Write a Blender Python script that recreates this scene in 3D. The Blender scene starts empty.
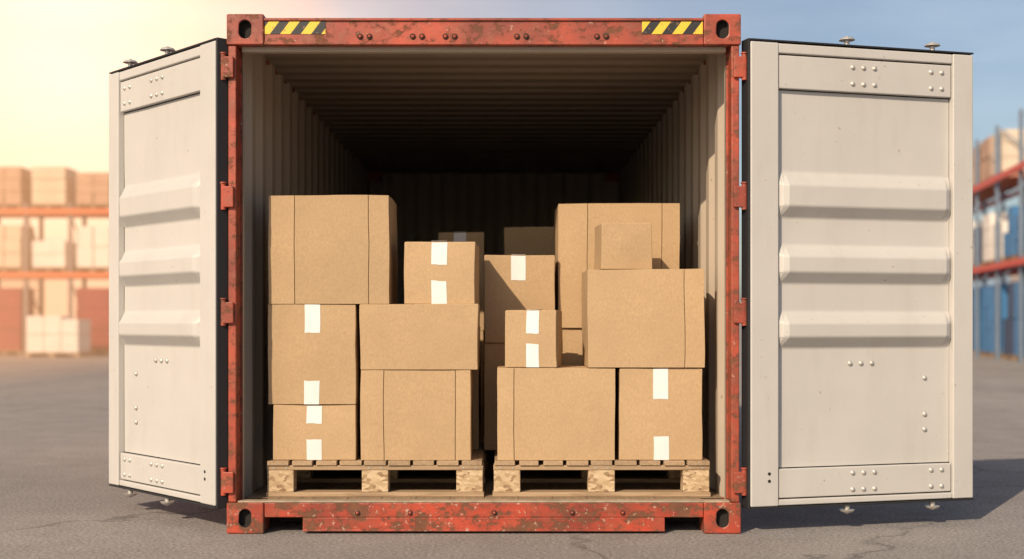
import bpy, bmesh, math, random
from mathutils import Vector, noise, Matrix
random.seed(7)
scene = bpy.context.scene
D2R = math.radians

# ------------------------------------------------------------------ helpers
def link(o):
    scene.collection.objects.link(o); return o

def empty(name, loc=(0,0,0), rz=0.0, parent=None):
    o = bpy.data.objects.new(name, None)
    o.empty_display_size = 0.1
    o.location = loc; o.rotation_euler = (0,0,rz)
    link(o)
    if parent: o.parent = parent
    return o

def mesh_obj(name, verts, faces, mat, parent=None, loc=(0,0,0), smooth=False, bevel=0.0, segs=2):
    me = bpy.data.meshes.new(name)
    me.from_pydata([tuple(v) for v in verts], [], faces)
    me.update()
    if smooth:
        for p in me.polygons: p.use_smooth = True
    me.materials.append(mat)
    o = bpy.data.objects.new(name, me); link(o)
    o.location = loc
    if parent: o.parent = parent
    if bevel > 0:
        m = o.modifiers.new("bevel", 'BEVEL'); m.width = bevel; m.segments = segs
        m.limit_method = 'ANGLE'; m.angle_limit = D2R(35)
    return o

BF = [(0,3,2,1),(4,5,6,7),(0,1,5,4),(1,2,6,5),(2,3,7,6),(3,0,4,7)]
class Acc:
    def __init__(s): s.v=[]; s.f=[]
    def box(s,x0,x1,y0,y1,z0,z1):
        b=len(s.v)
        s.v += [(x0,y0,z0),(x1,y0,z0),(x1,y1,z0),(x0,y1,z0),(x0,y0,z1),(x1,y0,z1),(x1,y1,z1),(x0,y1,z1)]
        s.f += [tuple(b+i for i in f) for f in BF]
    def beam(s,p,q,t):
        p=Vector(p);q=Vector(q);d=(q-p).normalized()
        a=d.cross(Vector((0,1,0)));
        if a.length<.1: a=d.cross(Vector((1,0,0)))
        a.normalize(); c=d.cross(a)
        b=len(s.v)
        for e in (p,q):
            for i,j in ((-1,-1),(1,-1),(1,1),(-1,1)):
                s.v.append(tuple(e+a*t*i/2+c*t*j/2))
        s.f += [tuple(b+i for i in f) for f in BF]
    def cyl(s,p,axis,r,h,n=16,r2=None):
        r2 = r if r2 is None else r2
        p=Vector(p); ax=Vector(axis).normalized()
        a=ax.cross(Vector((0,0,1)))
        if a.length<.1: a=ax.cross(Vector((1,0,0)))
        a.normalize(); c=ax.cross(a)
        b=len(s.v)
        for k,rr in ((0,r),(h,r2)):
            for i in range(n):
                t=2*math.pi*i/n
                s.v.append(tuple(p+ax*k+a*math.cos(t)*rr+c*math.sin(t)*rr))
        for i in range(n):
            j=(i+1)%n
            s.f.append((b+i,b+j,b+n+j,b+n+i))
        s.f.append(tuple(b+n+i for i in range(n)))
        s.f.append(tuple(b+i for i in reversed(range(n))))
    def dome(s,p,axis,r,h,n=14):
        p=Vector(p); ax=Vector(axis).normalized()
        s.cyl(p,ax,r,h*.35,n,r*.94)
        s.cyl(p+ax*h*.35,ax,r*.94,h*.35,n,r*.68)
        s.cyl(p+ax*h*.70,ax,r*.68,h*.3,n,r*.25)
    def make(s,name,mat,parent=None,bevel=0,smooth=False,segs=2):
        if not s.v: return None
        return mesh_obj(name,s.v,s.f,mat,parent,bevel=bevel,smooth=smooth,segs=segs)

def bx(name,x0,x1,y0,y1,z0,z1,mat,parent,bevel=0.003):
    a=Acc(); a.box(x0,x1,y0,y1,z0,z1); return a.make(name,mat,parent,bevel)

# ------------------------------------------------------------------ materials
class N:
    def __init__(s,name):
        s.m=bpy.data.materials.new(name); s.m.use_nodes=True
        s.t=s.m.node_tree; s.b=s.t.nodes['Principled BSDF']
        s.tc=s.t.nodes.new('ShaderNodeTexCoord')
    def n(s,ty,**k):
        x=s.t.nodes.new(ty)
        for a,b in k.items(): setattr(x,a,b)
        return x
    def l(s,a,b): s.t.links.new(a,b)
    def mapping(s,scale=(1,1,1),coord='Object',rot=(0,0,0)):
        m=s.n('ShaderNodeMapping'); m.inputs['Scale'].default_value=scale; m.inputs['Rotation'].default_value=rot
        s.l(s.tc.outputs[coord],m.inputs['Vector']); return m.outputs[0]
    def noise(s,scale,detail=3,rough=.55,vec=None,dist=0):
        x=s.n('ShaderNodeTexNoise'); x.inputs['Scale'].default_value=scale
        x.inputs['Detail'].default_value=detail; x.inputs['Roughness'].default_value=rough
        x.inputs['Distortion'].default_value=dist
        s.l(vec if vec else s.tc.outputs['Object'],x.inputs['Vector']); return x.outputs['Fac']
    def ramp(s,fac,stops):
        r=s.n('ShaderNodeValToRGB'); e=r.color_ramp.elements
        e[0].position=stops[0][0]; e[1].position=stops[-1][0]
        for p,_ in stops[1:-1]: e.new(p)
        for el,(p,c) in zip(sorted(e,key=lambda q:q.position),stops):
            el.color=(c,c,c,1) if not hasattr(c,'__len__') else (*c,1)
        s.l(fac,r.inputs[0]); return r.outputs[0]
    def mix(s,fac,a,b,mode='MIX'):
        x=s.n('ShaderNodeMix',data_type='RGBA',blend_type=mode)
        for i,v in ((0,fac),(6,a),(7,b)):
            if isinstance(v,(int,float)): x.inputs[i].default_value=v
            elif hasattr(v,'__len__'): x.inputs[i].default_value=(*v,1)
            else: s.l(v,x.inputs[i])
        return x.outputs[2]
    def math(s,op,a,b=0.0):
        x=s.n('ShaderNodeMath',operation=op)
        for i,v in ((0,a),(1,b)):
            if isinstance(v,(int,float)): x.inputs[i].default_value=v
            else: s.l(v,x.inputs[i])
        return x.outputs[0]
    def bump(s,h,strength=.3,dist=.002,prev=None):
        b=s.n('ShaderNodeBump'); b.inputs['Strength'].default_value=strength; b.inputs['Distance'].default_value=dist
        s.l(h,b.inputs['Height'])
        if prev is not None: s.l(prev,b.inputs['Normal'])
        s.l(b.outputs[0],s.b.inputs['Normal']); return b.outputs[0]
    def color(s,c):
        if hasattr(c,'__len__'): s.b.inputs['Base Color'].default_value=(*c,1)
        else: s.l(c,s.b.inputs['Base Color'])
    def rough(s,r):
        if isinstance(r,(int,float)): s.b.inputs['Roughness'].default_value=r
        else: s.l(r,s.b.inputs['Roughness'])

def m_paint_white(name,base,dirt=(.26,.20,.14),amt=.5,spec=.4):
    n=N(name)
    big=n.noise(1.3,4,.6)
    c=n.mix(n.ramp(big,[(.3,0),(.75,1)]),base,tuple(b*.88 for b in base))
    st=n.noise(3,4,.6,n.mapping((3.2,3.2,.6)))
    c=n.mix(n.math('MULTIPLY',n.ramp(st,[(.52,0),(.85,1)]),amt*.32),c,dirt)
    sp=n.noise(30,3,.62)
    c=n.mix(n.math('MULTIPLY',n.ramp(sp,[(.70,0),(.735,1)]),amt),c,(.20,.12,.07))
    n.color(c); n.rough(n.ramp(big,[(.3,spec),(.7,spec+.2)]))
    n.bump(n.noise(2.6,2),.4,.012)
    return n.m

def m_red(name,base,chip=.6,th=.56,scale=14,big=.5):
    n=N(name)
    c=n.mix(n.ramp(n.noise(3.5,5,.65),[(.36,0),(.62,1)]),base,(base[0]*.50,base[1]*.62,base[2]*.8))
    dust=n.noise(14,4,.7)
    c=n.mix(n.math('MULTIPLY',n.ramp(dust,[(.48,0),(.75,1)]),.30),c,(.48,.19,.09))
    ch=n.noise(scale,6,.74,n.mapping((1,1,1.5)))
    msk=n.ramp(ch,[(th,0),(th+.03,1)])
    rust=n.mix(dust,(.06,.026,.016),(.24,.095,.045))
    c=n.mix(n.math('MULTIPLY',msk,min(1,chip+.3)),c,rust)
    halo=n.ramp(ch,[(th-.08,0),(th,1)])
    c2=n.mix(n.math('MULTIPLY',n.math('SUBTRACT',halo,msk),.45),c,(.15,.045,.025))
    c3=n.mix(n.ramp(n.noise(34,4,.7),[(th+.10,0),(th+.12,.7)]),c2,(.50,.34,.25))
    n.color(c3); n.rough(n.mix(msk,(.45,)*3,(.85,)*3))
    n.bump(n.math('SUBTRACT',dust,msk),.5,.003)
    return n.m

def m_cardboard(name,base=(.535,.368,.208)):
    n=N(name)
    oi=n.n('ShaderNodeObjectInfo')
    r=n.n('ShaderNodeMapRange'); n.l(oi.outputs['Random'],r.inputs[0]); r.inputs[3].default_value=.93; r.inputs[4].default_value=1.03
    c=n.mix(n.ramp(n.noise(4,4,.6),[(.3,0),(.7,1)]),base,tuple(b*.88 for b in base))
    fib=n.noise(150,3,.75,n.mapping((1,1,.45)))
    c=n.mix(n.ramp(fib,[(.32,0),(.70,1)]),c,tuple(b*.76 for b in base))
    sc=n.noise(9,5,.7,n.mapping((1,1,2.2)))
    c=n.mix(n.math('MULTIPLY',n.ramp(sc,[(.60,0),(.74,1)]),.30),c,(.30,.19,.10))
    mm=n.n('ShaderNodeMix',data_type='RGBA',blend_type='MULTIPLY'); mm.inputs[0].default_value=1
    n.l(c,mm.inputs[6]); n.l(r.outputs[0],mm.inputs[7])
    n.color(mm.outputs[2]); n.rough(.82); n.b.inputs['Specular IOR Level'].default_value=.25
    n.bump(n.noise(6,3),.5,.007)
    return n.m

def m_simple(name,base,rough=.6,var=.85,scale=5,metal=0):
    n=N(name); n.color(n.mix(n.ramp(n.noise(scale,3,.6),[(.3,0),(.7,1)]),base,tuple(b*var for b in base)))
    n.rough(rough); n.b.inputs['Metallic'].default_value=metal
    return n.m

def m_wood(name,a,b,axis='Y'):
    n=N(name)
    sc={'X':(.8,14,14),'Y':(14,.8,14),'Z':(14,14,.8)}[axis]
    g=n.noise(5,6,.7,n.mapping(sc),.8)
    c=n.mix(n.ramp(g,[(.3,0),(.7,1)]),a,b)
    c=n.mix(n.math('MULTIPLY',n.ramp(n.noise(3,3),[(.5,0),(.8,1)]),.5),c,(.16,.11,.07))
    n.color(c); n.rough(.8); n.bump(g,.4,.003); return n.m

def m_chip(name):
    n=N(name)
    v=n.n('ShaderNodeTexVoronoi'); v.inputs['Scale'].default_value=75; n.l(n.mapping((.55,1,1.0),rot=(0,.5,0)),v.inputs['Vector'])
    sep=n.n('ShaderNodeSeparateColor'); n.l(v.outputs['Color'],sep.inputs[0])
    c=n.ramp(sep.outputs[0],[(0,(.24,.15,.08)),(.4,(.44,.31,.175)),(1,(.58,.44,.28))])
    n.color(c); n.rough(.85); n.bump(sep.outputs[1],.6,.003); return n.m

M={}
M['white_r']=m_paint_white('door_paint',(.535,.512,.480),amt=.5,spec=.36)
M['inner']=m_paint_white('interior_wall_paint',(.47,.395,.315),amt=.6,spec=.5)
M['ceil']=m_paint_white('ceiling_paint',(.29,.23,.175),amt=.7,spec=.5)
M['red']=m_red('weathered_red_paint',(.45,.075,.036),.65,.555,11)
M['redsill']=m_red('chipped_sill_paint',(.49,.066,.030),.75,.515,9)
M['outer']=m_red('outer_wall_paint',(.38,.08,.045),.5,.62)
M['black']=m_simple('rubber_gasket',(.018,.018,.02),.6)
M['steel']=m_simple('galvanised_steel',(.60,.57,.52),.42,.8,20,.5)
M['dark']=m_simple('dark_cavity',(.02,.015,.012),.9)
M['card']=m_cardboard('cardboard')
M['card_core']=m_simple('cardboard_gap_shade',(.17,.10,.05),.9)  # core coloured darker so the gaps between flaps read as shadow lines
M['tape']=m_simple('white_paper_tape',(.74,.73,.71),.55,.94,12)
M['floor']=m_wood('plywood_floor',(.36,.25,.15),(.20,.135,.08),'Y')
M['plank']=m_wood('pallet_wood',(.47,.33,.20),(.27,.18,.10),'Y')
M['plankx']=m_wood('pallet_wood_cross',(.47,.33,.20),(.27,.18,.10),'X')
M['chip']=m_chip('pallet_chipboard')
M['sillplate']=m_simple('threshold_plate',(.44,.35,.25),.6,.6,14)

def m_hazard():
    n=N('hazard_stripes')
    s=n.n('ShaderNodeSeparateXYZ'); n.l(n.tc.outputs['Object'],s.inputs[0])
    t=n.math('ADD',s.outputs[0],n.math('MULTIPLY',s.outputs[2],-0.75))
    f=n.math('FRACT',n.math('DIVIDE',n.math('ADD',t,10.0),.098))
    st=n.math('GREATER_THAN',f,.5)
    c=n.mix(st,(.75,.50,.04),(.02,.02,.02))
    c=n.mix(n.ramp(n.noise(45,5,.7),[(.60,0),(.64,.75)]),c,(.25,.12,.07))
    n.color(c); n.rough(.5); return n.m
M['haz']=m_hazard()

def m_ground():
    n=N('yard_asphalt')
    V=n.tc.outputs['Object']
    big=n.noise(.35,4,.6); mid=n.noise(2.3,5,.68); fine=n.noise(60,4,.8)
    c=n.mix(n.ramp(big,[(.3,0),(.7,1)]),(.37,.335,.310),(.275,.250,.234))
    c=n.mix(n.math('MULTIPLY',n.ramp(mid,[(.4,0),(.75,1)]),.55),c,(.18,.162,.150))
    c=n.mix(n.math('MULTIPLY',n.ramp(fine,[(.38,1),(.50,0)]),.75),c,(.10,.088,.08))
    c=n.mix(n.math('MULTIPLY',n.ramp(fine,[(.56,0),(.66,1)]),.7),c,(.62,.57,.52))
    va=n.n('ShaderNodeVectorMath',operation='SCALE'); 
    d=n.n('ShaderNodeTexNoise'); d.inputs['Scale'].default_value=1.7; d.inputs['Detail'].default_value=5; n.l(V,d.inputs['Vector'])
    n.l(d.outputs['Color'],va.inputs[0]); va.inputs['Scale'].default_value=.8
    vb=n.n('ShaderNodeVectorMath',operation='ADD'); n.l(V,vb.inputs[0]); n.l(va.outputs[0],vb.inputs[1])
    v=n.n('ShaderNodeTexVoronoi',feature='DISTANCE_TO_EDGE'); v.inputs['Scale'].default_value=.27; n.l(vb.outputs[0],v.inputs['Vector'])
    cr=n.math('MULTIPLY',n.ramp(v.outputs['Distance'],[(.001,1),(.005,0)]),n.ramp(big,[(.40,0),(.52,1)]))
    c=n.mix(n.math('MULTIPLY',cr,.6),c,(.07,.06,.055))
    n.color(c); n.rough(.9); n.b.inputs['Specular IOR Level'].default_value=.3
    n.bump(fine,.9,.008)
    return n.m

# ------------------------------------------------------------------ ground
S=1500
mesh_obj('ground',[(-S,-S,0),(S,-S,0),(S,S,0),(-S,S,0)],[(0,1,2,3)],m_ground())

# ------------------------------------------------------------------ container
HW=1.22; HT=2.468; L=6.06
C=empty('shipping_container')

def profile(t0,t1,p,a,s,depth):
    out=[(t0,0)]; t=t0+a/2
    while t+p<t1:
        out+=[(t,0),(t+s,depth),(t+s+(p-a-2*s),depth),(t+p-a,0)]
        t+=p
    out.append((t1,0)); return out
def sheet(name,prof,fn,e0,e1,mat,parent=C):
    v=[];f=[]
    for t,o in prof:
        v.append(fn(t,o,e0)); v.append(fn(t,o,e1))
    for i in range(len(prof)-1):
        f.append((2*i,2*i+2,2*i+3,2*i+1))
    return mesh_obj(name,v,f,mat,parent,bevel=.006)
pw=profile(.10,L-.06,.28,.09,.05,.036)
for sg,nm in ((-1,'left'),(1,'right')):
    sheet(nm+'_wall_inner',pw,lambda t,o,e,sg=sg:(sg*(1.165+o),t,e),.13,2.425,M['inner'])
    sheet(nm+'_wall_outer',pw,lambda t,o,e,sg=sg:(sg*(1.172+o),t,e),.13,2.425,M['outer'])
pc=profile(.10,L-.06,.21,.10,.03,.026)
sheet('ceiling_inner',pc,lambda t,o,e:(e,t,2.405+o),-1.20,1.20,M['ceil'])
sheet('roof_outer',pc,lambda t,o,e:(e,t,2.412+o),-1.205,1.205,M['outer'])
pb=profile(-1.165,1.165,.25,.08,.05,.04)
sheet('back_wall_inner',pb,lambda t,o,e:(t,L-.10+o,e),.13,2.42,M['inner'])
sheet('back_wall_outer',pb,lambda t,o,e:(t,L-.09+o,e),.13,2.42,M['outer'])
a=Acc()
nb=14; w=2.33/nb
for i in range(nb):
    x=-1.165+i*w
    a.box(x+.001,x+w-.001,.07,L-.1,.115,.148)
a.make('floor_planks',M['floor'],C,.002)
a=Acc()
for i in range(18): a.box(-1.15,1.15,.2+i*.32,.26+i*.32,.03,.113)
a.make('floor_cross_members',M['dark'],C)
a=Acc()
for sg in (-1,1):
    x0,x1=sorted((sg*1.178,sg*1.216))
    a.box(x0,x1,.17,L-.17,.02,.135)
    a.box(x0,x1,.17,L-.17,2.40,2.452)
a.box(-1.05,1.05,L-.07,L-.005,.02,.135)
a.box(-1.05,1.05,L-.06,L-.005,2.40,2.45)
a.make('side_rails',M['red'],C,.004)
a=Acc()
for sg in (-1,1):
    x0,x1=sorted((sg*1.176,sg*1.214)); a.box(x0,x1,.004,.10,.15,2.32)
    x0,x1=sorted((sg*1.168,sg*1.2145)); a.box(x0,x1,.101,.16,.15,2.40)
    x0,x1=sorted((sg*1.10,sg*1.21)); a.box(x0,x1,L-.052,L-.006,.15,2.32)
a.make('corner_posts',M['red'],C,.005)
a=Acc()
a.box(-1.043,1.043,.006,.05,2.322,2.445)
a.box(-1.043,1.043,-.004,.0055,2.322,2.336)
a.box(-1.043,1.043,-.004,.0055,2.436,2.449)
a.make('door_header',M['red'],C,.003)
bx('header_inner_strip',-1.16,1.16,.052,.10,2.30,2.40,M['inner'],C)
a=Acc()
a.box(-1.043,1.043,.004,.06,.078,.146)
a.box(-.86,.86,.002,.058,.012,.0775)
a.box(-.86,.86,-.006,.0015,.012,.022)
a.make('door_sill',M['redsill'],C,.004)
bx('threshold_plate',-1.17,1.17,.008,.069,.1475,.1555,M['sillplate'],C,.002)

def casting(z0,z1,sx,y0):
    x0,x1=sorted((sx*1.0445,sx*1.2205))
    a=Acc(); a.box(x0,x1,y0,y0+.165,z0,z1)
    o=a.make('corner_casting',M['redsill'] if z0<1 else M['red'],C)
    cuts=[]
    cx=(x0+x1)/2; cz=(z0+z1)/2
    def cutter(axis,c,w,h):
        n=20; pts=[]
        for i in range(n):
            t=2*math.pi*i/n
            u=math.cos(t)*h/2; v=math.sin(t)*h/2
            u+= (w-h)/2*(1 if math.cos(t)>0 else -1)
            pts.append((u,v))
        vs=[];fs=[]
        for k in (-1,1):
            for u,v in pts:
                if axis=='y': vs.append((c[0]+v*1.0,c[1]+k*.04,c[2]+u))
                else: vs.append((c[0]+k*.04,c[1]+u,c[2]+v))
        for i in range(n):
            j=(i+1)%n; fs.append((i,j,n+j,n+i))
        fs.append(tuple(reversed(range(n)))); fs.append(tuple(range(n,2*n)))
        q=mesh_obj('cutter',vs,fs,M['dark'])
        bm=bmesh.new(); bm.from_mesh(q.data); bmesh.ops.recalc_face_normals(bm,faces=bm.faces); bm.to_mesh(q.data); bm.free()
        return q
    yf = y0 if y0<1 else y0+.165
    cuts.append(cutter('y',(cx,yf,cz),.086,.058))
    cuts.append(cutter('x',(sx*1.2205,y0+.085,cz),.08,.055))
    for q in cuts:
        m=o.modifiers.new('b','BOOLEAN'); m.operation='DIFFERENCE'; m.object=q; m.solver='EXACT'
    dg=bpy.context.evaluated_depsgraph_get(); dg.update()
    me=bpy.data.meshes.new_from_object(o.evaluated_get(dg))
    o.modifiers.clear(); o.data=me
    me.materials.append(M['dark'])
    for p in me.polygons:
        c=p.center
        if x0+.012<c.x<x1-.012 and y0+.006<c.y<y0+.159 and z0+.012<c.z<z1-.012: p.material_index=len(me.materials)-1
    for q in cuts: bpy.data.objects.remove(q)
    b=o.modifiers.new('bev','BEVEL'); b.width=.006; b.segments=2; b.limit_method='ANGLE'; b.angle_limit=D2R(50)
for z0,z1 in ((0.002,.148),(2.322,2.468)):
    for sx in (-1,1):
        casting(z0,z1,sx,-.006); casting(z0,z1,sx,L-.16)

for x0,x1 in ((-1.04,-.752),(.752,1.04)):
    bx('hazard_label',x0,x1,.0035,.0058,2.374,2.4345,M['haz'],C,0)
a=Acc(); h=Acc()
for xc in (-.565,-.315,-.16,.18,.56):
    for dx in (-.022,.022):
        h.cyl((xc+dx,.006,2.362),(0,-1,0),.014,.004,14)
        a.dome((xc+dx,.002,2.362),(0,-1,0),.009,.008)
for xc in (-.6,-.35,.05,.42,.66):
    h.cyl((xc,.002,.10),(0,-1,0),.012,.004,14); a.dome((xc,-.002,.10),(0,-1,0),.008,.006)
h.make('bolt_washers',M['dark'],C); a.make('bolts',M['red'],C)

hz=(2.215,1.60,1.05,.245)
a=Acc(); p=Acc()
for sg in (-1,1):
    for z in hz:
        x0,x1=sorted((sg*1.186,sg*1.236)); a.box(x0,x1,-.016,.0035,z-.05,z+.05)
        x0,x1=sorted((sg*1.2145,sg*1.262)); a.box(x0,x1,.003,.018,z-.05,z-.018); a.box(x0,x1,.003,.018,z+.018,z+.05)
        p.cyl((sg*1.236,-.002,z-.062),(0,0,1),.013,.124,14)
        p.cyl((sg*1.236,-.002,z+.062),(0,0,1),.017,.008,14)
a.make('hinge_brackets',M['red'],C,.004); p.make('hinge_pins',M['red'],C,.002)

# ------------------------------------------------------------------ doors
def door(name,loc,rz,W,mirror,H=2.205):
    E=empty(name,loc,rz,C)
    X=(lambda u: W-u) if mirror else (lambda u:u)
    def R(acc,u0,u1,y0,y1,z0,z1):
        a0,a1=sorted((X(u0),X(u1))); acc.box(a0,a1,y0,y1,z0,z1)
    g=Acc(); R(g,-.004,W+.006,.012,.046,-.010,H+.006)
    R(g,-.012,-.001,-.022,.05,-.012,H+.014)
    R(g,.001,W+.006,-.024,.044,H+.0065,H+.014)
    R(g,.001,W+.006,-.024,.010,-.012,-.003)
    g.make('door_gasket',M['black'],E,.002)
    b=Acc(); R(b,.004,W-.004,.0465,.058,.004,H-.004); b.make('door_outer_skin',M['outer'],E)
    sL,sR=.145,W-.115
    a=Acc()
    R(a,0,sL,-.028,.011,0,H); R(a,sR,W,-.028,.011,0,H)
    R(a,sL+.001,sR-.001,-.022,.011,H-.048,H-.001)
    R(a,sL+.001,sR-.001,-.022,.011,.001,.03)
    a.make('door_frame',M['white_r'],E,.006,segs=3)
    a=Acc()
    R(a,sL+.006,sR-.006,-.018,.010,H-.215,H-.056)
    R(a,sL+.006,sR-.006,-.018,.010,.036,.175)
    a.make('door_rail_plates',M['white_r'],E,.005,segs=3)
    zb,zt=.18,H-.22
    prof=[(zb,.008),(.30,.008),(.50,.008)]
    ridges=((.750,.805,.870,.925),(1.060,1.115,1.190,1.245),(1.375,1.430,1.530,1.595))
    for r0,r1,r2,r3 in ridges: prof+=[(r0,.008),(r1,-.042),(r2,-.044),(r3,.008)]
    prof+=[(1.75,.008),(zt,.008)]
    v=[];f=[]
    n=40; u0,u1=sL+.001,sR-.001
    for j,(z,o) in enumerate(prof):
        for i in range(n+1):
            u=u0+(u1-u0)*i/n
            e=min(u-u0,u1-u)/.035; e=max(0,min(1,e))
            oo = .008+(o-.008)*(.35+.65*e) if o<0 else o
            oo += noise.noise(Vector((u*3,z*3,W*5)))*.0030
            v.append((X(u),oo,z))
    for j in range(len(prof)-1):
        for i in range(n):
            q=(j*(n+1)+i,j*(n+1)+i+1,(j+1)*(n+1)+i+1,(j+1)*(n+1)+i)
            f.append(q if not mirror else tuple(reversed(q)))
    mesh_obj('door_panel',v,f,M['white_r'],E,bevel=.008,segs=3)
    rv=Acc(); 
    def riv(u,z,y=-.018): rv.dome((X(u),y,z),(0,-1,0),.0125,.010)
    for z in (H-.095,H-.175):
        for u in (.545,.605,.665): riv(u,z)
        for u in (W-.235,W-.175): riv(u,z)
    for z in (.145,.065):
        for u in (.545,.605,.665): riv(u,z)
        for u in (W-.235,W-.175): riv(u,z)
    for u in (.545,.605,.665): riv(u,.675,.007)
    for z in (.60,.42,.345): riv(W-.255,z,.007)
    rv.make('door_rivets',M['steel'],E)
    h=Acc()
    for u,z in ((.095,.12),(.095,.155)): h.cyl((X(u),-.0282,z),(0,-1,0),.008,.001,12)
    h.make('door_drain_holes',M['dark'],E)
    k=Acc()
    for u in (.525,1.0*W/1.2156):
        k.cyl((X(u),.0,H+.014),(0,0,1),.013,.024,12); k.cyl((X(u),0,H+.038),(0,0,1),.040,.012,18,.030)
        k.cyl((X(u),0,H+.0505),(0,0,1),.014,.008,12,.008)
        k.cyl((X(u),.0,-.012),(0,0,-1),.013,.022,12)
        k.cyl((X(u),0,-.034),(0,0,-1),.038,.012,18,.028)
        k.cyl((X(u),0,-.0465),(0,0,-1),.014,.008,12,.008)
    k.make('locking_bar_ends',M['steel'],E,.002)
    return E
WR=math.hypot(1.17,.33)
door('door',(1.256,-.002,.130),math.atan2(.33,1.17),WR,False)
WL=math.hypot(.765,.85)
door('door',(-1.252-.765,.85,.134),math.atan2(-.85,.765),WL,True)

# ------------------------------------------------------------------ pallets
def pallet(x0,y0,w=1.07,d=1.2,z=.1485):
    E=empty('wooden_pallet',(x0,y0,z))
    a=Acc(); n=9; bw=w/n
    for i in range(n):
        g=.010+random.random()*.016
        a.box(i*bw+g/2,(i+1)*bw-g/2,random.uniform(-.008,.004),d,.154,.1765)
    a.make('deck_boards',M['plank'],E,.0025)
    a=Acc()
    for yy in (0.004,d/2-.05,d-.1): a.box(.004,w-.004,yy,yy+.1,.131,.1535)
    for yy in (0.002,d/2-.05,d-.1): a.box(0,w,yy,yy+.1,0,.022)
    a.make('stringer_boards',M['plankx'],E,.003)
    a=Acc()
    for xx in (.006,w/2-.065,w-.136):
        for yy in (.006,d/2-.05,d-.1): a.box(xx,xx+.13,yy,yy+.095,.0225,.1305)
    a.make('blocks',M['chip'],E,.004)
    nl=Acc()
    for xx in (.04,.10,w/2-.03,w/2+.03,w-.10,w-.04):
        nl.cyl((xx,.0035,.142),(0,-1,0),.004,.002,8)
    nl.make('nails',M['steel'],E)
pallet(-1.072,.20); pallet(.040,.20)
pallet(-1.072,1.55); pallet(.040,1.55)

# ------------------------------------------------------------------ cardboard boxes
def carton(x0,x1,y0,y1,z0,z1,tapes=(),seams=(),rz=0,tapew=.075,seed=0):
    """tapes: (x offset from left, top length, bottom length); seams: x offsets."""
    w,d,h=x1-x0,y1-y0,z1-z0
    E=empty('cardboard_box',((x0+x1)/2,(y0+y1)/2,z0+.001),rz)
    off=Vector((seed*13.7+x0*3,seed*5.1+y0,z0*2))
    def warp(p):
        q=Vector(p)
        k=noise.noise_vector(q*3.2+off)*.0062+noise.noise_vector(q*9+off)*.0020
        bul=.005*math.sin(math.pi*min(1,max(0,q.z/h)))
        s=-1 if q.y<0 else 1
        cx=math.cos(math.pi*q.x/w)
        k.y+= s*bul*cx
        if q.z<.004: k.z=0
        return q+k
    def wbox(name,a0,a1,b0,b1,c0,c1,mat,cuts=9,bev=.0035):
        bm=bmesh.new()
        bmesh.ops.create_cube(bm,size=1)
        bmesh.ops.subdivide_edges(bm,edges=bm.edges[:],cuts=cuts,use_grid_fill=True)
        for v in bm.verts:
            p=Vector((a0+(v.co.x+.5)*(a1-a0),b0+(v.co.y+.5)*(b1-b0),c0+(v.co.z+.5)*(c1-c0)))
            v.co=warp(p)
        me=bpy.data.meshes.new(name); bm.to_mesh(me); bm.free()
        for p in me.polygons: p.use_smooth=True
        me.materials.append(mat)
        o=bpy.data.objects.new(name,me); link(o); o.parent=E
        if bev:
            m=o.modifiers.new('b','BEVEL'); m.width=bev; m.segments=2; m.limit_method='ANGLE'; m.angle_limit=D2R(50); m.harden_normals=True
        return o
    t=.004
    if seams:
        wbox('carton_core',-w/2+.001,w/2-.001,-d/2+t,d/2-t,.001,h-t,M['card_core'])
        xs=[0]+list(seams)+[w]
        for i in range(len(xs)-1):
            a0=-w/2+xs[i]+(0 if i==0 else .0018); a1=-w/2+xs[i+1]-(0 if i==len(xs)-2 else .0018)
            wbox('front_flap',a0,a1,-d/2,-d/2+t*1.5,0,h,M['card'],6,.0015)
        wbox('carton_body',-w/2,w/2,-d/2+t*1.6,d/2,0,h-.0005,M['card'])
    else:
        wbox('carton_body',-w/2,w/2,-d/2,d/2,0,h,M['card'])
        wbox('top_flap',-w/2+.004,w/2-.004,-d/2+.004,-.002,h-.001,h+.002,M['card'],4,.001)
        wbox('top_flap',-w/2+.004,w/2-.004,.002,d/2-.004,h-.001,h+.002,M['card'],4,.001)
    def strip(xc,za,zb,nm):
        nx,nz=4,10; v=[];f=[]
        for j in range(nz+1):
            for i in range(nx+1):
                x=xc+(i/nx-.5)*tapew; z=za+(zb-za)*j/nz
                if (za>0.005 and j==0) or (za<.005 and j==nz): z+=random.uniform(-.002,.002)
                p=warp((x,-d/2,z)); p.y-=.0016; v.append(p)
        for j in range(nz):
            for i in range(nx):
                f.append((j*(nx+1)+i,j*(nx+1)+i+1,(j+1)*(nx+1)+i+1,(j+1)*(nx+1)+i))
        mesh_obj(nm,v,f,M['tape'],E,smooth=True)
    for xo,tl,bl in tapes:
        xc=-w/2+xo
        if tl:
            strip(xc,h-tl,h-.001,'tape_front')
            a=Acc(); a.box(xc-tapew/2,xc+tapew/2,-d/2+.002,d/2-.002,h+.0045,h+.0055); a.make('tape_top',M['tape'],E)
        if bl: strip(xc,.001,bl,'tape_low')
    return E
F=.225
carton(-1.041,-.636,F+.005,F+.45,.325,.597,tapes=((.202,.09,.105),),seed=1)
carton(-1.066,-.634,F,F+.46,.599,1.092,tapes=((.218,.140,.115),),seed=2)
carton(-1.061,-.468,F-.005,F+.47,1.094,1.628,seams=(.128,.493),seed=3)
carton(-.608,-.068,F,F+.43,.325,.768,seams=(.115,.465),seed=4)
carton(-.612,-.030,F-.008,F+.44,.770,1.092,seed=5)
carton(-.391,-.040,F+.02,F+.40,1.094,1.400,tapes=((.172,.110,.115),),rz=D2R(-2.0),seed=6)
carton(.066,.640,F,F+.44,.325,.779,seams=(.082,),seed=7)
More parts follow.
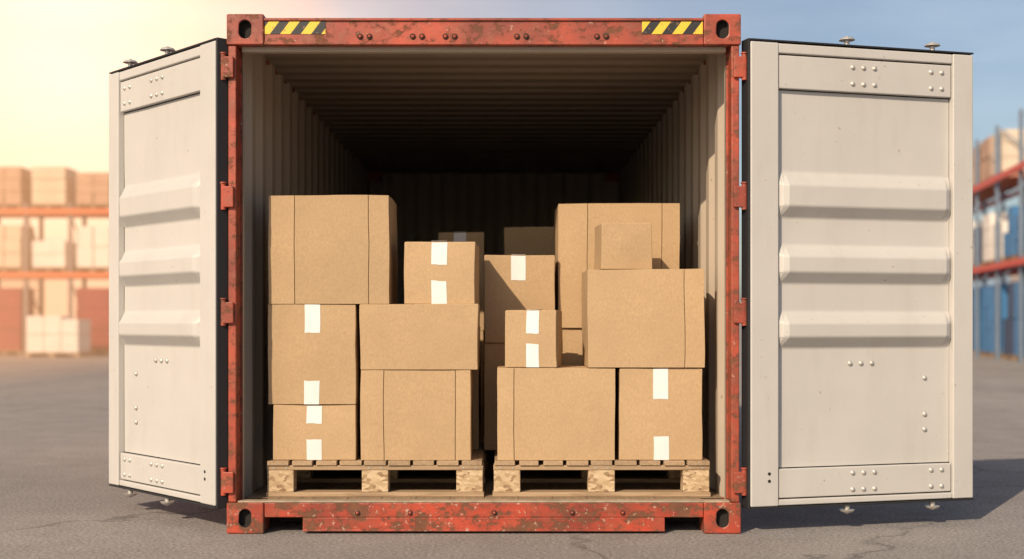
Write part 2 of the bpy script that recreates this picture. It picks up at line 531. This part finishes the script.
carton(.664,1.072,F+.005,F+.45,.325,.775,tapes=((.205,.145,.115),),seed=8)
carton(.120,.376,F+.01,F+.26,.781,1.062,tapes=((.138,.115,.115),),rz=D2R(-9),tapew=.062,seed=9)
carton(.508,1.084,F-.004,F+.49,.781,1.265,seams=(.478,),seed=10)
carton(.572,.822,F+.06,F+.34,1.267,1.495,rz=D2R(3),seed=11)
carton(-.010,.366,.72,1.18,.325,.893,seed=12)
carton(-.008,.366,.71,1.18,.895,1.358,tapes=((.180,.130,0),),seed=13)
carton(.385,1.02,.78,1.30,.325,.972,seed=14)
carton(.385,1.034,.765,1.30,.974,1.638,seams=(.155,.555),seed=15)
carton(-1.04,-.55,.76,1.32,.325,1.10,seed=16)
carton(-.52,-.04,.74,1.22,.325,.98,seed=17)
carton(-.30,-.03,1.66,2.2,.325,.95,seed=18); carton(-.30,-.025,1.66,2.2,.952,1.545,seed=19,tapes=((.13,.1,0),))
carton(.10,.60,1.70,2.2,.325,.96,seed=20); carton(.10,.62,1.70,2.2,.962,1.58,seed=21)
carton(-.95,-.40,1.66,2.2,.325,.98,seed=22); carton(.66,1.06,1.72,2.2,.325,1.1,seed=23)

# ------------------------------------------------------------------ storage racks in the yard
G={'cream':m_simple('wrapped_goods_cream',(.66,.55,.42),.7,.85,2),
   'white':m_simple('wrapped_goods_white',(.80,.74,.66),.6,.88,2),
   'brown':m_simple('goods_brown',(.52,.34,.24),.8,.8,2),
   'red':m_simple('goods_red',(.30,.035,.04),.6,.8,2),
   'blue':m_simple('goods_blue',(.05,.19,.40),.6,.8,2),
   'navy':m_simple('goods_navy',(.04,.06,.12),.6,.8,2),
   'wood':m_simple('goods_pallet_wood',(.42,.29,.18),.8,.8,4)}
def rack(loc,rz,nb,bay,levels,top,fill,upmat,bmat,depth=1.2,solidbase=False):
    E=empty('storage_rack',loc,rz)
    u=Acc(); b=Acc(); g={k:Acc() for k in G}
    rnd=random.Random(int(abs(loc[0])*10))
    for i in range(nb+1):
        x=i*bay
        for y in (-.10,depth): u.box(x-.06,x+.06,y-.045,y+.045,0,top); u.box(x-.1,x+.1,y-.08,y+.08,0,.015)
        z=.2; k=0
        while z+1.0<top:
            u.beam((x,0.0,z),(x,depth-.05,z+1.0),.04) if k%2==0 else u.beam((x,depth-.05,z),(x,.0,z+1.0),.04)
            z+=1.0;k+=1
    for z in levels:
        for y in (-.19,depth+.06): b.box(-.05,nb*bay+.05,y-.02,y+.04,z-.085,z+.085)
        for i in range(nb*4): b.box(i*bay/4+.07,i*bay/4+.14,-.14,depth-.05,z+.05,z+.072)
    lv=[0.0]+[z+.09 for z in levels]
    for li,z in enumerate(lv):
        zt=(levels[li]-.12) if li<len(levels) else z+1.35
        for i in range(nb):
            if rnd.random()<.06: continue
            m=max(1,round(bay/1.3))
            sw=(bay-.2)/m
            for j in range(m):
                x0=i*bay+.12+j*sw; x1=x0+sw-.10
                hh=min(zt-z-.2,rnd.uniform(.9,1.35))
                if li==0: hh=min(zt-z-.25, 1.9)
                g['wood'].box(x0,x1,.02,depth-.05,z+.10,z+.14)
                for q in (0,.45,.9): 
                    xx=x0+(x1-x0-.1)*q/.9; g['wood'].box(xx,xx+.1,.03,depth-.06,z+.002,z+.099)
                kind=rnd.choice(fill[li])
                rows=rnd.choice((2,3)); cols=rnd.choice((1,2,2))
                for r in range(rows):
                    for c in range(cols):
                        jx=rnd.uniform(-.012,.012); jy=rnd.uniform(0,.03)
                        if r==rows-1 and rnd.random()<.15: continue
                        g[kind].box(x0+(x1-x0)*c/cols+.008+jx,x0+(x1-x0)*(c+1)/cols-.008+jx,.0+jy,depth-.08,
                                    z+.142+hh*r/rows+.002,z+.142+hh*(r+1)/rows-.004)
    u.make('uprights',upmat,E,.004); b.make('beams',bmat,E,.004)
    for k,a in g.items():
        if a.v: a.make('goods_'+k,G[k],E,.02)
    return E
up_l=m_simple('rack_upright_grey',(.26,.20,.18),.5)
up_r=m_simple('rack_upright_blue',(.16,.21,.28),.5)
bm_r=m_simple('rack_beam_red',(.60,.06,.03),.5)
bm_o=m_simple('rack_beam_orange',(.66,.15,.05),.5)
rack((-14.4-1.35*16,32.9,0),0,19,1.35,(2.43,4.35),4.6,[('red',),('white','cream','white'),('cream','cream','brown')],up_l,bm_o)
rack((15.2,39.2,0),math.atan2(-.987,-.159),9,2.7,(2.5,4.85),6.3,[('blue','navy','blue','blue'),('white','navy','white','blue'),('brown','brown','cream')],up_r,bm_r)

E=empty('palletised_cartons',(-13.6,30.6,0))
a=Acc()
for xx in (0,.7,1.4): a.box(xx,xx+.14,0,1.2,.0,.10)
for k in range(6): a.box(0,1.54,k*.21,k*.21+.16,.101,.125)
a.make('pallet_base',G['wood'],E,.004)
a=Acc()
for r in range(2):
    for c in range(3):
        if r==1 and c==2: a.box(.03+c*.495,.03+c*.495+.485,.02,1.15,.13+r*.53,.13+r*.53+.42)
        else: a.box(.03+c*.495,.03+c*.495+.485,.02,1.15,.13+r*.53,.13+r*.53+.52)
a.make('cartons',G['white'],E,.015)

def warehouse(loc,w,d,h,col):
    E=empty('warehouse_building',loc)
    wm=m_simple('warehouse_cladding',col,.6,.9,.3)
    a=Acc(); a.box(0,w,0,d,0,h); a.make('walls',wm,E)
    v=[(-.3,-.3,h+.02),(w+.3,-.3,h+.02),(w+.3,d/2,h+2),(-.3,d/2,h+2),(-.3,d+.3,h+.02),(w+.3,d+.3,h+.02)]
    mesh_obj('roof',v,[(0,1,2,3),(3,2,5,4),(0,3,4),(1,5,2),(0,4,5,1)],G['white'],E)
    a=Acc();b=Acc()
    for i in range(int(w//8)):
        a.box(2+i*8,6+i*8,-.06,-.01,0,4.2)
        for k in range(7): b.box(2+i*8,6+i*8,-.09,-.065,.5+k*.55,.54+k*.55)
    a.make('roller_doors',up_l,E); b.make('door_slats',G['white'],E)
warehouse((-75,75,0),52,20,5.0,(.50,.42,.36))
warehouse((22,75,0),60,20,5.2,(.22,.30,.40))

# added self-lit warm haze hanging over the left-hand storage yard (emission imitates lit air)
hm=bpy.data.materials.new('emissive_haze'); hm.use_nodes=True
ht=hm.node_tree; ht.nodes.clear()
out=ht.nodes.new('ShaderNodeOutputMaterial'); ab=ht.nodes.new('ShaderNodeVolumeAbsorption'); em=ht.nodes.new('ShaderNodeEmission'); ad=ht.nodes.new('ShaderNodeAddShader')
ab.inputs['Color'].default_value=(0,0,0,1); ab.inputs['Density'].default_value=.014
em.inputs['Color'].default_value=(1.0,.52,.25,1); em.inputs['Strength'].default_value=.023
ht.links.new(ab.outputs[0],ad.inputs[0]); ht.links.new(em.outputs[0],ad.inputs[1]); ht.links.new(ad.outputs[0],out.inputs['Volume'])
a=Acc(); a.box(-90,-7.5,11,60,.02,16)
a.make('haze_glow',hm)

# ------------------------------------------------------------------ light & sky
el=D2R(33); az=D2R(211)
sd=Vector((math.sin(az)*math.cos(el),math.cos(az)*math.cos(el),math.sin(el)))
sl=bpy.data.lights.new('sun','SUN'); sl.energy=4.7; sl.angle=D2R(.5); sl.color=(1,.82,.61)
so=bpy.data.objects.new('sun',sl); link(so); so.rotation_euler=(-sd).to_track_quat('-Z','Y').to_euler(); so.location=sd*30

w=bpy.data.worlds.new('World'); scene.world=w; w.use_nodes=True
t=w.node_tree; bg=t.nodes['Background']
sky=t.nodes.new('ShaderNodeTexSky'); sky.sky_type='NISHITA'; sky.sun_disc=False
sky.sun_elevation=el; sky.sun_rotation=az; sky.dust_density=2.0; sky.air_density=1.0; sky.ozone_density=1.5
tc=t.nodes.new('ShaderNodeTexCoord')
gd=Vector((-465,1285,290)).normalized()
dot=t.nodes.new('ShaderNodeVectorMath'); dot.operation='DOT_PRODUCT'; dot.inputs[1].default_value=gd
t.links.new(tc.outputs['Generated'],dot.inputs[0])
def mth(op,a,b):
    x=t.nodes.new('ShaderNodeMath'); x.operation=op
    for i,v in ((0,a),(1,b)):
        if isinstance(v,(int,float)): x.inputs[i].default_value=v
        else: t.links.new(v,x.inputs[i])
    return x.outputs[0]
dc=mth('MAXIMUM',dot.outputs['Value'],0.0)
def scaled(col,fac):
    x=t.nodes.new('ShaderNodeVectorMath'); x.operation='SCALE'; x.inputs[0].default_value=col; t.links.new(fac,x.inputs['Scale']); return x.outputs[0]
def addv(a,b):
    x=t.nodes.new('ShaderNodeVectorMath'); x.operation='ADD'; t.links.new(a,x.inputs[0]); t.links.new(b,x.inputs[1]); return x.outputs[0]
g1=scaled((9.5,5.2,2.3),mth('POWER',dc,24))
g2=scaled((8.0,7.0,5.2),mth('POWER',dc,190))
mp=t.nodes.new('ShaderNodeMapping'); mp.inputs['Scale'].default_value=(1,1,5); t.links.new(tc.outputs['Generated'],mp.inputs[0])
nz=t.nodes.new('ShaderNodeTexNoise'); nz.inputs['Scale'].default_value=3.0; nz.inputs['Detail'].default_value=5; nz.inputs['Roughness'].default_value=.6; t.links.new(mp.outputs[0],nz.inputs[0])
cl=t.nodes.new('ShaderNodeMapRange'); t.links.new(nz.outputs['Fac'],cl.inputs[0]); cl.inputs[1].default_value=.40; cl.inputs[2].default_value=.72; cl.inputs[3].default_value=.30; cl.inputs[4].default_value=1.0
g3=scaled((1.9,1.8,1.65),cl.outputs[0])
tot=addv(addv(addv(sky.outputs[0],g1),g2),g3)
t.links.new(tot,bg.inputs['Color']); bg.inputs['Strength'].default_value=.095

# ------------------------------------------------------------------ camera
cam=bpy.data.cameras.new('camera'); co=bpy.data.objects.new('camera',cam); link(co)
co.location=(.10,-6.10,1.006); co.rotation_euler=(D2R(90),0,0)
cam.sensor_width=36; cam.lens=36*1285/1024
cam.shift_x=.007; cam.shift_y=.0415
cam.clip_start=.05; cam.clip_end=4000
cam.dof.use_dof=True; cam.dof.focus_distance=6.35; cam.dof.aperture_fstop=1.2
scene.camera=co
scene.view_settings.view_transform='Standard'; scene.view_settings.look='None'; scene.view_settings.exposure=0
